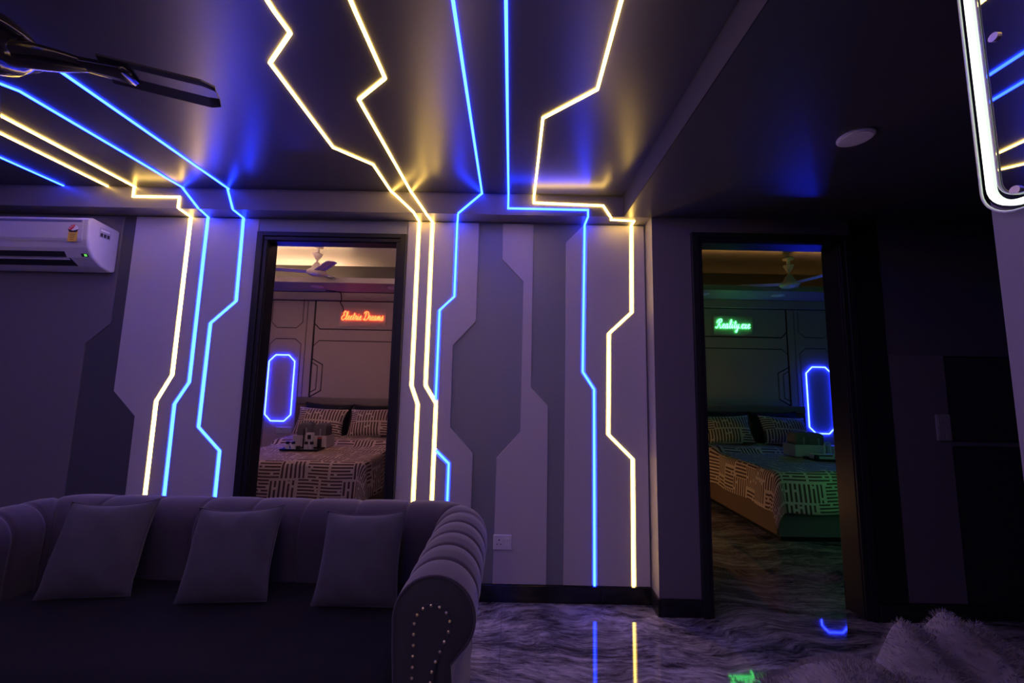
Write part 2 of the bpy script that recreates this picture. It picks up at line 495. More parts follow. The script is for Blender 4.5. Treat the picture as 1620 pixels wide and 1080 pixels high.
# skirting of black granite pieces
bb = empty('baseboard_back'); struct(bb, 'glossy black granite skirting under the panelled wall', 'baseboard')
for x0, x1 in ((XL, -2.7), (-2.698, -1.72), (-.708, -.64), (-.638, .5665), (.5685, .868)):
    MB().box(x0, x1, YW-.010, YW+.012, 0, .098).build('skirting_piece', MT['skirting'], bb, bevel=.0015, seg=1)
bp_ = empty('baseboard_passage'); struct(bp_, 'glossy black granite skirting along the passage wall', 'baseboard')
for x0, x1, y0, y1 in ((.868, .880, YD-.012, YW), (.881, 1.118, YD-.012, YD), (2.135, 2.311, YD-.024, YD-.012), (2.313, 2.662, YD-.018, YD-.006)):
    MB().box(x0, x1, y0, y1, 0, .098).build('skirting_piece', MT['skirting'], bp_, bevel=.0015, seg=1)

# door frames (no leaf to be seen)
def door_frame(name, x0, x1, yf, yb, label):
    d = empty(name, ((x0+x1)/2, yf, 0)); struct(d, label, 'door frame')
    ox = (x0+x1)/2
    def pc(nm, a0, a1, c0, c1, z0, z1):
        MB().box(a0-ox, a1-ox, c0-yf, c1-yf, z0, z1).build(nm, MT['frame'], d, bevel=.003, seg=2)
    pc('jamb', x0-.030, x0, yf+.002, yb, 0, DH); pc('jamb', x1, x1+.030, yf+.002, yb, 0, DH)
    pc('head', x0-.030, x1+.030, yf+.002, yb, DH, DH+.030)
    e = .072
    pc('casing', x0-e, x0-.030, yf-.022, yf+.012, 0, DH+e-.012); pc('casing', x1+.030, x1+e, yf-.022, yf+.012, 0, DH+e-.012)
    pc('casing', x0-.030, x1+.030, yf-.022, yf+.012, DH+.030, DH+e-.012)
    pc('casing_bead', x0-.030, x0-.004, yf-.012, yf+.002, 0, DH+.004); pc('casing_bead', x1+.004, x1+.030, yf-.012, yf+.002, 0, DH+.004)
    pc('casing_bead', x0-.030, x1+.030, yf-.012, yf+.002, DH+.004, DH+.030)
door_frame('door_1', D1[0], D1[1], YW, YW+.1, 'black doorway frame into the bedroom with red neon sign')
door_frame('door_2', D2[0], D2[1], YD, YW+.012, 'black doorway frame into the dark bedroom with green neon sign')

# ------------------------------------------------------------ LED strips of the lounge
SW = 0.0118
def strip(name, m, label, segs, wd=SW):
    b = MB()
    for pl, pts in segs:
        if pl == 'c': b.ribbon(pts, wd*1.0, XY(ZC), -.006, -.0005)
        elif pl == 'b': b.ribbon(pts, wd, XZ(YD), -.006, -.0005)
        elif pl == 's': b.ribbon(pts, wd, XY(ZS), -.006, -.0005)
        elif pl == 'w': b.ribbon([(x, min(z, 2.390)) for x, z in pts], wd, XZ(YW), -.002, .011)
    if segs[0][0] == 'c' and segs[0][1][0][1] == Y0 and segs[0][1][0][0] > -1:
        x_ = segs[0][1][0][0]
        b.ribbon([(x_, ZC-.006), (x_, .3)], wd, XZ(YN), .0005, .006)  # unseen run down the wall behind the camera, added as front light
    o = b.build(name, m)
    return tag(o, label, 'LED strip', 'LED strips on wall and ceiling of the lounge')
Y0 = YN+.006
strip('led_strip', MT['warm'], 'warm white LED strip stepping down beside the air conditioner wall bay', [
    ('c', [(-2.450,Y0),(-2.450,YD)]), ('b', [(-2.455,ZC),(-2.455,2.466),(-2.157,2.467),(-2.157,ZS)]), ('s', [(-2.152,YD),(-2.175,YW)]), ('w', S1)])
strip('led_strip', MT['blue'], 'blue LED strip just right of the leftmost warm wall strip', [
    ('c', [(-2.85,.62),(-2.155,1.60),(-2.138,YD)]), ('b', [(-2.146,ZC),(-2.026,ZS)]), ('s', [(-2.020,YD),(-2.058,YW)]), ('w', S2)])
strip('led_strip', MT['blue'], 'zigzag blue LED strip next to the left doorway, passing under the fan', [
    ('c', [(-1.847,Y0),(-1.847,YD)]), ('b', [(-1.854,ZC),(-1.806,ZS)]), ('s', [(-1.804,YD),(-1.822,YW)]), ('w', S3)])
strip('led_strip', MT['warm'], 'thin warm ceiling strip ending at the beam above the air conditioner', [('c', [(-2.636,Y0),(-2.628,YD)])], .009)
strip('led_strip', MT['blue'], 'leftmost blue ceiling strip ending at the beam', [('c', [(-2.916,Y0),(-2.914,YD)])], .010)
strip('led_strip', MT['warm'], 'warm LED strip nearest the left doorway\'s right side, angled on ceiling', [
    ('c', [(-.816,Y0),(-.816,1.20),(-.808,1.285),(-.961,1.420),(-.961,1.972),(-.805,2.130),(-.796,YD)]), ('b', [(-.794,ZC),(-.643,ZS)]), ('s', [(-.643,YD),(-.640,YW)]), ('w', S6)])
strip('led_strip', MT['warm'], 'second warm LED strip right of the left doorway, kinked on the ceiling', [
    ('c', [(-.543,Y0),(-.543,1.20),(-.535,1.487),(-.689,1.612),(-.668,YD)]), ('b', [(-.668,ZC),(-.568,ZS)]), ('s', [(-.568,YD),(-.552,YW)]), ('w', S7)])
strip('led_strip', MT['blue'], 'blue LED strip crossing the ceiling and joining the second warm strip', [
    ('c', [(-.210,Y0),(-.211,YD)]), ('b', [(-.210,ZC),(-.362,ZS)]), ('s', [(-.362,YD),(-.382,YW)]), ('w', S8)])
strip('led_strip', MT['blue'], 'short blue LED strip low on the wall just above the sofa arm', [('w', S8b)])
strip('led_strip', MT['blue'], 'blue LED strip with long sideways step on the beam, right part of wall', [
    ('c', [(-.038,Y0),(-.041,YD)]), ('b', [(-.041,ZC),(-.041,2.433),(.472,2.432),(.472,ZS)]), ('s', [(.473,YD),(.475,YW)]), ('w', S9)])
strip('led_strip', MT['warm'], 'rightmost warm LED strip zigzagging down to the skirting near the pillar', [
    ('c', [(.328,Y0),(.328,1.15),(.334,1.525),(.123,1.710),(.126,YD)]), ('b', [(.124,ZC),(.124,2.474),(.570,2.463),(.614,ZS)]), ('s', [(.620,YD),(.630,2.492),(.786,2.507),(.788,YW)]), ('w', S10)])

# ------------------------------------------------------------ lit mirror on the partition
mr = empty('lit_mirror', (.898, .30, 1.635)); tag(mr, 'rounded wall mirror framed by a bright white light tube at right edge', 'mirror')
def rrect(y0, y1, z0, z1, r, n=8):
    o = []
    for cy, cz, a0 in ((y1-r, z0+r, -90), (y1-r, z1-r, 0), (y0+r, z1-r, 90), (y0+r, z0+r, 180)):
        for k in range(n+1):
            a = R(a0+90*k/n); o.append((cy+r*math.cos(a), cz+r*math.sin(a)))
    return o
YZ = lambda p, q, a: (a, p, q)
MB().prism(rrect(-.42, .416, -.004, .700, .05), YZ, -.006, .0).build('mirror_pane', MT['mirror'], mr)
MB().tube([(-.009, p, q) for p, q in rrect(-.412, .407, .005, .691, .044)], .0052, 10, closed=True).build('light_tube', MT['mirror_led'], mr, smooth=True)
MB().tube([(-.009, p, q) for p, q in rrect(-.425, .421, -.009, .705, .054)], .0022, 6, closed=True).build('outer_rim', MT['acrylic'], mr, smooth=True)
MB().tube([(-.009, p, q) for p, q in rrect(-.398, .394, .018, .677, .036)], .0016, 6, closed=True).build('inner_rim', MT['acrylic'], mr, smooth=True)
for yy, zz in ((.375, .33), (.372, .028)):
    MB().lathe([(.008, -.010), (.008, -.006)], (0, yy, zz), 12, 'x').build('fixing_cap', MT['steel'], mr)

# ------------------------------------------------------------ wall plates, ceiling disc
def socket(name, x, y, z, wd, ht, label, holes=True, rocker=True, cat='socket', group=None):
    s = empty(name, (x, y, z)); tag(s, label, cat, group)
    MB().box(-wd/2, wd/2, -.010, 0, -ht/2, ht/2).build('plate', MT['plate'], s, bevel=.003)
    if rocker: MB().box(wd*.12, wd*.40, -.0135, -.009, -ht*.32, ht*.28).build('rocker_switch', MT['plate'], s, bevel=.0015)
    if holes:
        for hx, hz, r in ((-wd*.18, ht*.16, .0045), (-wd*.28, -ht*.12, .0035), (-wd*.08, -ht*.12, .0035)):
            MB().lathe([(r, -.0112), (r, -.009)], (hx, 0, hz), 10, 'y').build('socket_hole', MT['plate_k'], s)
    return s
socket('power_socket', -.036, YW, .346, .112, .086, 'white power socket with rocker low on the panelled wall beside the sofa')
sw = empty('switch_plate', (2.612, YD-.006, 1.10)); tag(sw, 'dim four-way switch plate on the passage wall', 'switch')
MB().box(-.043, .043, -.010, 0, -.078, .078).build('plate', MT['plate_grey'], sw, bevel=.003)
for hx in (-.019, .019):
    for hz in (-.036, .036):
        MB().box(hx-.016, hx+.016, -.013, -.009, hz-.028, hz+.028).build('rocker_switch', MT['plate_grey'], sw, bevel=.0015)

cb = empty('storage_cabinet', (2.89, YD+.01, 0)); tag(cb, 'dark glossy built-in cabinet with metal grip strip in the passage', 'cabinet')
MB().box(-.222, .226, .02, .44, .0, 1.530).build('body', MT['black'], cb)
MB().box(-.220, .224, -.004, .018, .10, .985).build('cabinet_door', MT['cabinet'], cb, bevel=.002)
MB().box(-.220, .224, -.004, .018, 1.020, 1.528).build('cabinet_door', MT['cabinet'], cb, bevel=.002)
MB().box(-.220, .224, .002, .018, .988, 1.016).build('grip_strip', MT['steel'], cb, bevel=.002)
MB().box(-.220, .224, .006, .018, 0, .098).build('plinth', MT['black'], cb)

dl = empty('ceiling_disc', (1.46, 1.60, ZS)); tag(dl, 'round flush ceiling lamp, switched off, over the passage', 'lamp')
MB().lathe([(.066, 0), (.066, -.006), (.060, -.010)], n=32).build('rim', MT['lamp_off'], dl)
MB().lathe([(.056, -.009), (.055, -.012), (.03, -.0125)], n=32).build('lens', MT['lamp_off'], dl)

# ------------------------------------------------------------ air conditioner
ac = empty('air_conditioner', (-3.09, YW, 1.985)); tag(ac, 'white split air conditioner with yellow star label on the left wall bay', 'air conditioner')
AX0, AX1 = -.45, .455
prof = [(0, .012), (-.03, .0), (-.095, .022), (-.150, .062), (-.182, .115), (-.194, .17), (-.196, .292), (-.186, .306), (-.17, .311), (0, .290)]
MB().prism(prof, lambda p, q, a: (a, p, q), AX0, AX1).build('body', MT['ac'], ac, bevel=.012, seg=4)
front = [(-.1935, .150), (-.2005, .170), (-.2025, .290), (-.1965, .290), (-.1935, .170)]
MB().prism(front, lambda p, q, a: (a, p, q), AX0+.004, AX1-.030).build('front_panel', MT['ac'], ac, bevel=.0015, seg=1)
MB().box(AX0+.01, AX1-.04, -.2045, -.2015, .272, .287).build('top_band', MT['ac_band'], ac, bevel=.001, seg=1)
def along(u0, u1, x0, x1, pr, name, m):
    """flat piece lying on the curved lower front between profile points u0 and u1"""
    a, c = Vector(prof[u0]), Vector(prof[u1])
    n = Vector((c.y-a.y, -(c.x-a.x))).normalized()
    if n.x > 0: n = -n
    poly = [tuple(a+(c-a)*pr[0]+n*pr[2]), tuple(a+(c-a)*pr[1]+n*pr[2]), tuple(a+(c-a)*pr[1]+n*pr[3]), tuple(a+(c-a)*pr[0]+n*pr[3])]
    return MB().prism(poly, lambda p, q, b: (b, p, q), x0, x1).build(name, m, ac)
along(2, 3, AX0+.04, AX1-.14, (.05, .95, -.002, .0012), 'air_slot', MT['ac_dark'])
along(3, 4, AX0+.04, AX1-.16, (.04, .62, -.002, .0012), 'air_slot', MT['ac_dark'])
lv = MB().box(AX0+.05, AX1-.15, -.150, -.134, .050, .056).build('louver', MT['ac'], ac, bevel=.0015)
d_ = along(3, 4, AX1-.062, AX1-.020, (.10, .42, 0, .0015), 'display', MT['ac_dark'])
a, c = Vector(prof[3]), Vector(prof[4])
for k, xx in enumerate((AX1-.046, AX1-.034)):
    for j, (dx, t0, t1) in enumerate(((0, .15, .37), (.006, .15, .37))):
        if k == 0 and j == 0: continue
        n = Vector((-.9, -.45)).normalized()
        q0, q1 = a+(c-a)*t0+n*.003, a+(c-a)*t1+n*.003
        MB().tube([(xx+dx, q0.x, q0.y), (xx+dx, q1.x, q1.y)], .0011, 6).build('digit', MT['display'], ac)
# star rating label
lx = AX1-.085
lab = MB().box(lx-.028, lx+.028, -.2036, -.2020, .148, .220).build('rating_label', MT['label_y'], ac)
arc = [(lx+.031*math.cos(R(t)), .218+.036*math.sin(R(t))) for t in range(0, 181, 12)]
MB().prism(arc, lambda p, q, a_: (p, a_, q), -.2040, -.2022).build('label_arc', MT['label_w'], lab)
arc2 = [(lx+.031*math.cos(R(t)), .218+.036*math.sin(R(t))) for t in range(72, 181, 12)]+[(lx-.012, .220), (lx+.004, .236)]
MB().prism(arc2, lambda p, q, a_: (p, a_, q), -.2044, -.2030).build('label_red_sector', MT['label_r'], lab)
MB().prism([(lx-.034, .226), (lx, .216), (lx+.034, .226), (lx+.020, .206), (lx-.020, .206)], lambda p, q, a_: (p, a_, q), -.2048, -.2030).build('label_black_band', MT['label_k'], lab)
for k in range(4):
    MB().box(lx-.018+.002*k, lx+.018-.003*k, -.2044, -.2030, .192-.011*k, .1945-.011*k).build('label_print', MT['label_k'], lab)
for k in range(3):
    aa = R(100+28*k)
    MB().lathe([(.0035, -.2050), (.0035, -.2035)], (lx+.024*math.cos(aa), 0, .218+.027*math.sin(aa)), 5, 'y').build('label_star', MT['label_w'], lab)
sl = MB().box(AX1-.001, AX1+.0012, -.130, -.060, .205, .270).build('side_sticker', MT['label_g'], ac)
for k in range(3):
    MB().box(AX1+.0008, AX1+.0016, -.124+.021*k, -.108+.021*k, .212, .235).build('sticker_print', MT['label_k'], sl)
MB().box(AX1+.0008, AX1+.0016, -.124, -.068, .248, .260).build('sticker_print', MT['label_w'], sl)

# ------------------------------------------------------------ dark ceiling fan
def blade_mesh(r0, r1, w0, w1, th, tilt=R(5), ridge=True):
    n = 10; rows = []
    us = [-.5, -.34, .16, .5]
    def fn(i, j):
        t = i/(n-1); r = r0+(r1-r0)*t
        wd = w0+(w1-w0)*t
        if t > .93: wd *= 1-.35*((t-.93)/.07)**2
        u = us[j]
        z = (.006 if ridge and u < -.4 else (-.014 if ridge and u > .4 else 0))
        y = u*wd
        return (r, y*math.cos(tilt), z+y*math.sin(tilt)), (0, 0)
    b = MB().grid(fn, n, 4)
    i0 = len(b.v)
    b.v += [(x, y, z+th) for x, y, z in b.v[:i0]]
    nf = len(b.f)
    b.f += [tuple(k+i0 for k in reversed(f)) for f in b.f[:nf]]
    for i in range(n-1):
        for j in (0, 3):
            p, q = i*4+j, (i+1)*4+j
            b.f.append((p, q, q+i0, p+i0))
    for i in (0, n-1):
        for j in range(3):
            p, q = i*4+j, i*4+j+1
            b.f.append((p, q, q+i0, p+i0))
    return b
fan = empty('ceiling_fan', (-1.535, 1.02, 2.25)); tag(fan, 'dark glossy ceiling fan with a long blade at top left', 'ceiling fan')
MB().lathe([(.02, -.075), (.06, -.068), (.10, -.045), (.125, -.010), (.13, .02), (.115, .045), (.08, .06), (.04, .065)], n=32).build('motor_housing', MT['fan_dark'], fan, smooth=True)
MB().lathe([(.135, -.004), (.142, .004), (.142, .014), (.135, .020)], n=32).build('trim_ring', MT['fan_dark'], fan, smooth=True)
MB().lathe([(.016, .06), (.016, .24)], n=16).build('down_rod', MT['fan_dark'], fan)
MB().lathe([(.03, .19), (.065, .22), (.075, .2815)], n=24).build('canopy', MT['fan_dark'], fan, smooth=True)
bl = blade_mesh(.285, .575, .108, .124, .006).mesh('blade'); bl.materials.append(MT['fan_blade'])
armb = MB()
def armfn(i, j):
    t = i/11; a_ = 2*math.pi*j/12
    r = .07+.175*t
    wd = .052*(1-.55*t)+.012*math.sin(math.pi*t); hh = .026*(1-.6*t)+.005
    return (r, wd*math.cos(a_), -.022+.018*t+hh*math.sin(a_)), (0, 0)
armb.grid(armfn, 12, 13)
armm = armb.mesh('blade_arm'); armm.materials.append(MT['fan_dark'])
for p in armm.polygons: p.use_smooth = True
brk = MB()
def brkfn(i, j):
    t = i/9; a_ = 2*math.pi*j/12
    r = .235+.125*t
    wd = .028+.024*t if t < .9 else .048-.02*(t-.9)*10
    hh = .014 if t < .9 else .007
    cc, ss = math.cos(a_), math.sin(a_)
    pw = lambda x: math.copysign(abs(x)**.5, x)
    return (r, wd*pw(cc), -.004+hh*pw(ss)+wd*pw(cc)*.16), (0, 0)
brk.grid(brkfn, 10, 13)
brkm = brk.mesh('blade_bracket'); brkm.materials.append(MT['fan_dark'])
for p in brkm.polygons: p.use_smooth = True
for an in (23, 143, 263):
    inst(bl, 'blade', fan, rot=(0, 0, R(an))); inst(armm, 'blade_arm', fan, rot=(0, 0, R(an))); inst(brkm, 'blade_bracket', fan, rot=(0, 0, R(an)))

# ------------------------------------------------------------ sofa
SOFA_T, ROLL = .745, .118
sofa = empty('sofa', (-1.17, 1.60, 0)); tag(sofa, 'wide channel-tufted violet grey sofa with scrolled studded arms', 'sofa')
SO = Vector((-1.17, 1.60, 0))
XA, XB, YF, YBK, RC = -2.135, -.210, 1.235, 1.965, .135
path = []
def addp(x, y, nx, ny): path.append((x, y, nx, ny))
N1 = 90
for k in range(N1+1): addp(XA, YF+(YBK-RC-YF)*k/N1, -1, 0)
for k in range(1, 16):
    a_ = R(180-90*k/16); addp(XA+RC+RC*math.cos(a_), YBK-RC+RC*math.sin(a_), math.cos(a_), math.sin(a_))
N2 = 240
for k in range(N2+1): addp(XA+RC+(XB-XA-2*RC)*k/N2, YBK, 0, 1)
for k in range(1, 16):
    a_ = R(90-90*k/16); addp(XB-RC+RC*math.cos(a_), YBK-RC+RC*math.sin(a_), math.cos(a_), math.sin(a_))
for k in range(N1+1): addp(XB, YBK-RC-(YBK-RC-YF)*k/N1, 1, 0)
# arc length and channel seams
acc = [0.0]
for k in range(1, len(path)):
    acc.append(acc[-1]+math.hypot(path[k][0]-path[k-1][0], path[k][1]-path[k-1][1]))
iA, iB = N1+8, N1+16+N2+8
armlen = acc[N1]
seams = [armlen*q/5.0 for q in range(1, 6)]
seams += [acc[iA]]
back_n = 8
seams += [acc[iA]+(acc[iB]-acc[iA])*q/back_n for q in range(1, back_n+1)]
seams += [acc[-1]-armlen*q/5.0 for q in range(1, 6)]
PROF = [(-ROLL+.02, .30), (-ROLL+.012, .42), (-ROLL+.004, .54)]
zc = SOFA_T-ROLL
for k in range(0, 29):
    a_ = R(180-8.2*k); PROF.append((ROLL*math.cos(a_), zc+ROLL*math.sin(a_)))
PROF += [(.052, .505), (.058, .44), (.060, .30), (.060, .07)]
def sweep(i0, i1, name):
    def fn(i, j):
        k = i0+i
        x, y, nx, ny = path[k]; n, z = PROF[j]
        d = min(abs(acc[k]-s_) for s_ in seams)
        g = math.exp(-(d/.007)**2)
        bulge = .004*(1-math.exp(-(d/.040)**2))
        cj = 1.0 if 2 <= j <= 30 else (.55 if j < 2 else .0)
        dn, dz = n/ROLL, (z-zc)/ROLL
        l = max(math.hypot(dn, dz), 1e-3)
        if j < 3: dn, dz, l = -1, 0, 1
        sft = (bulge-.009*g)*cj
        n2, z2 = n+dn/l*sft, z+dz/l*sft
        return (x+nx*n2-SO.x, y+ny*n2-SO.y, z2), (0, 0)
    return MB().grid(fn, i1-i0+1, len(PROF)).build(name, MT['sofa'], sofa, smooth=True)
sweep(0, iA, 'armrest'); sweep(iA, iB, 'backrest'); sweep(iB, len(path)-1, 'armrest')
# front facing of each arm: pleated annulus, keyhole panel, studs
def keyhole(cx, s):
    """outline of the studded panel in (x, z); s = +1 outward side is +x"""
    o = []
    o.append((cx-s*.062, .08)); o.append((cx-s*.062, .30)); o.append((cx-s*.060, .50))
    for k in range(0, 11):
        a_ = R(180-21*k); o.append((cx+s*(.058*math.cos(a_)-.002), zc-.005+.058*math.sin(a_)))
    o += [(cx+s*.010, .505), (cx+s*.002, .44), (cx-s*.002, .30), (cx+s*.002, .08)]
    return o
stud = MB().lathe([(.0048, 0), (.0044, -.002), (.0028, -.0036), (.0008, -.0042)], n=10, axis='y').mesh('nail_stud')
stud.materials.append(MT['brass'])
for cx, s in ((XA, -1), (XB, 1)):
    # rounded front cap: outer profile to inset ring
    outl = [(cx+s*n, z) for n, z in PROF]
    kh = keyhole(cx, s)
    c0 = Vector((cx, zc))
    NP = len(outl)
    def ringpt(j, t):
        p = Vector(outl[j])
        # inner target: towards panel line
        q = Vector((cx+s*max(-.07, min(.02, PROF[j][0]*.4)), outl[j][1] if outl[j][1] < zc-.08 else zc-.02+ (outl[j][1]-zc)*.35))
        return p+(q-p)*t
    def capfn(i, j):
        t = i/6
        p = ringpt(j, t)
        dep = -.016*math.sin(min(1, t*1.6)*math.pi/2)
        an = math.degrees(math.atan2(p.y-zc, (p.x-cx)*s))
        if PROF[j][1] > zc-.10:
            dd = abs(((an+18) % 36)-18)
            dep += .005*math.exp(-(dd/4)**2)*math.sin(math.pi*min(t*1.2, 1))
        return (p.x-SO.x, YF+dep-SO.y, p.y), (0, 0)
    MB().grid(capfn, 7, NP).build('arm_front', MT['sofa_front'], sofa, smooth=True)
    MB().prism([(x-SO.x, z) for x, z in kh], XZ(YF-SO.y), -.019, .03).build('studded_facing', MT['sofa_front'], sofa, bevel=.004)
    MB().prism([(x-SO.x, z) for x, z in outl], XZ(YF-SO.y), -.001, .004).build('arm_front_lining', MT['sofa_front'], sofa)
    # piping round the scroll
    MB().tube([(x-SO.x, YF-SO.y-.002, z) for x, z in outl[:-3]], .004, 6).build('front_piping', MT['sofa'], sofa, smooth=True)
    # studs at even spacing
    pts = [Vector(p) for p in kh]; L_ = [0]
    for k in range(1, len(pts)): L_.append(L_[-1]+(pts[k]-pts[k-1]).length)
    d = .03
    while d < L_[-1]:
        k = max(i for i in range(len(L_)) if L_[i] <= d)
        k = min(k, len(pts)-2)
        q = pts[k]+(pts[k+1]-pts[k])*((d-L_[k])/max(L_[k+1]-L_[k], 1e-6))
        cc = Vector((cx-s*.012, min(q.y, zc)))
        q2 = q+(cc-q).normalized()*.007
        inst(stud, 'nail_stud', sofa, (q2.x-SO.x, YF-.019-SO.y, q2.y))
        d += .0285
# seat, base, feet
sx0, sx1 = XA+ROLL-.01, XB-ROLL+.01
def seatfn(i, j):
    u, v = i/60, j/24
    x = sx0+(sx1-sx0)*u; y = YF-.02+(YBK-.10-YF+.02)*v
    e = min(1, (1-abs(2*u-1))*14); e2 = min(1, v*9)
    z = .375+.050*math.sqrt(max(e, 0))*math.sqrt(max(e2, 0))+.006*math.sin(u*math.pi*3)**2
    return (x-SO.x, y-SO.y, z), (0, 0)
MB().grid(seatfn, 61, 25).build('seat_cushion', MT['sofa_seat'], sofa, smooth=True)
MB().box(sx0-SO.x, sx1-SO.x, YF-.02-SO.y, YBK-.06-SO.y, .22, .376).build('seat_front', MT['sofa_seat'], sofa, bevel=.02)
MB().box(XA-.05-SO.x, XB+.05-SO.x, YF+.005-SO.y, YBK+.05-SO.y, .07, .30).build('base', MT['sofa_front'], sofa, bevel=.01)
for fx in (XA+.02, XB-.02):
    for fy in (YF+.06, YBK-.02):
        MB().lathe([(.022, 0), (.030, .03), (.026, .072)], (fx-SO.x, fy-SO.y, 0), 14).build('foot', MT['wood_foot'], sofa)

# ------------------------------------------------------------ cushions and pillows
def pillow_mesh(wd, ht, th, seed, sag=.0, uvs=1.0, ears=.10):
    rnd = random.Random(seed)
    ph = [rnd.uniform(0, 6.28) for _ in range(8)]
    n = 29
    b = MB()
    for side in (1, -1):
        def fn(i, j):
            u, v = 2*i/(n-1)-1, 2*j/(n-1)-1
            # sides pulled in between the corner points
            px_ = u*wd/2*(1-ears*(1-abs(v)**2.2)*abs(u)**3)
            pz_ = v*ht/2*(1-ears*(1.25 if v > 0 else .25)*(1-abs(u)**2.2)*abs(v)**3)
            body = max(0, (1-abs(u)**2.6))**.55*max(0, (1-abs(v)**2.6))**.55
            cr = .10*math.sin(7*u+5*v*abs(v)+ph[0])*math.sin(3*v+ph[1])*(abs(u)+abs(v))*.5
            cr += .16*math.exp(-((u-.25*math.sin(ph[2])-.35*(v-.7))/.10)**2)*(1 if v > .2 else 0)*(v-.2)
            t_ = th/2*body*(1+cr*1.3-.15*sag*v)
            return (px_, -side*t_, pz_+.5*ht), ((u*wd/2+wd/2)*uvs, (v*ht/2+ht/2)*uvs)
        b.grid(fn, n, n)
    return b
def edge_loop(wd, ht, ears=.10, n=12):
    pts = []
    for k in range(4*n):
        s_, t = divmod(k, n); t = 2*t/n-1
        u, v = ((t, -1), (1, t), (-t, 1), (-1, -t))[s_]
        pts.append((u*wd/2*(1-ears*(1-abs(v)**2.2)*abs(u)**3), 0, v*ht/2*(1-ears*(1.25 if v > 0 else .25)*(1-abs(u)**2.2)*abs(v)**3)+.5*ht))
    return pts
def pillow(name, loc, rot, wd, ht, th, m, label, seed, piping=None, group=None, ears=.10, cat='cushion'):
    e = empty(name, loc); e.rotation_euler = rot
    tag(e, label, cat, group)
    pillow_mesh(wd, ht, th, seed, ears=ears).build('cover', m, e, smooth=True)
    if piping:
        MB().tube(edge_loop(wd, ht, ears), .0035, 6, closed=True).build('piping', piping, e, smooth=True)
    return e
pillow('sofa_cushion', (-1.690, 1.690, .428), (R(-19), R(-1), R(7)), .345, .365, .15, MT['cushion'], 'slate square cushion tilted at the left end of the sofa', 3, MT['cushion'], 'cushions on the sofa')
pillow('sofa_cushion', (-1.130, 1.675, .428), (R(-19), R(-2), R(3)), .355, .355, .15, MT['cushion'], 'slate square cushion in the middle of the sofa', 8, MT['cushion'], 'cushions on the sofa')
pillow('sofa_cushion', (-.600, 1.665, .428), (R(-19), R(-2), R(-2)), .345, .350, .15, MT['cushion'], 'slate square cushion beside the right sofa arm', 12, MT['cushion'], 'cushions on the sofa')

# ------------------------------------------------------------ bench with fur throw, bottom right
bn = empty('bench', (.98, 1.10, 0)); tag(bn, 'low pale upholstered bench under the fur throw at bottom edge', 'bench')
MB().box(-.78, .70, -.32, .318, .16, .352).build('seat', MT['bench'], bn, bevel=.03, seg=4)
for fx in (-.72, .64):
    for fy in (-.26, .26):
        MB().lathe([(.018, 0), (.024, .165)], (fx, fy, 0), 12).build('leg', MT['wood_foot'], bn)
def throw_h(x, y):
    """height of the throw's top surface over the bench"""
    h = .372
    h += .180*math.exp(-(abs(x-1.375)/.175)**4)*math.exp(-((y-1.40)/.20)**2)
    h += .110*math.exp(-((x-1.62)/.18)**2)*math.exp(-((y-1.30)/.22)**2)
    h += .150*math.exp(-(abs(x-1.0)/.13)**3)*math.exp(-((y-1.24)/.14)**2)
    h += .050*math.exp(-((x-1.15)/.08)**2)*math.exp(-((y-1.20)/.15)**2)
    h += .026*math.sin(x*46+math.sin(y*9)*1.4)*math.exp(-((x-1.45)/.30)**2)
    h += .010*math.sin(y*23+x*8)*math.sin(x*13)
    return h
tx0, tx1, ty0, ty1 = .82, 1.78, .80, 1.455
th_ = empty('fur_throw', (1.25, 1.12, .36)); tag(th_, 'crumpled shaggy mauve fur throw at the bottom right corner', 'throw')
def tpt(u, v):
    x = tx0+(tx1-tx0)*u; y = ty0+(ty1-ty0)*v
    z = throw_h(x, y)
    e = max(0, min(1, min(u, 1-u, 1-v)*9))
    z = .362+(z-.362)*e**.6
    if v > .93: z -= (v-.93)*1.2*.3
    return Vector((x-1.25+.012*math.sin(v*21), y-1.12+.01*math.sin(u*17), z-.36))
MB().grid(lambda i, j: (tpt(i/90, j/60), (0, 0)), 91, 61).build('cloth', MT['fur'], th_, smooth=True)
fb = MB(); rnd = random.Random(5)
for k in range(36000):
    u, v = rnd.random(), rnd.random()
    p = tpt(u, v); e_ = .004
    n = (tpt(min(u+e_, 1), v)-tpt(max(u-e_, 0), v)).cross(tpt(u, min(v+e_, 1))-tpt(u, max(v-e_, 0)))
    if n.length < 1e-9: continue
    n.normalize()
    L_ = rnd.uniform(.009, .018)
    lean = Vector((.35*math.sin(9*u+3*v)+rnd.uniform(-.45, .45), rnd.uniform(-.6, .35), rnd.uniform(-.3, .1)))
    q = p+(n+lean).normalized()*L_
    sd = Vector((rnd.uniform(-1, 1), rnd.uniform(-1, 1), 0))
    if sd.length < .1: continue
    sd = sd.normalized()*.0009
    i = len(fb.v)
    md_ = p+(q-p)*.55+n*.002
    fb.v += [tuple(p-sd), tuple(p+sd), tuple(md_+sd*.8), tuple(md_-sd*.8), tuple(q)]
    fb.f += [(i, i+1, i+2, i+3), (i+3, i+2, i+4)]
me = bpy.data.meshes.new('fur_pile'); me.from_pydata(fb.v, [], fb.f); me.materials.append(MT['fur'])
fo = bpy.data.objects.new('fur_pile', me); col.objects.link(fo); fo.parent = th_; fo['kind'] = 'stuff'

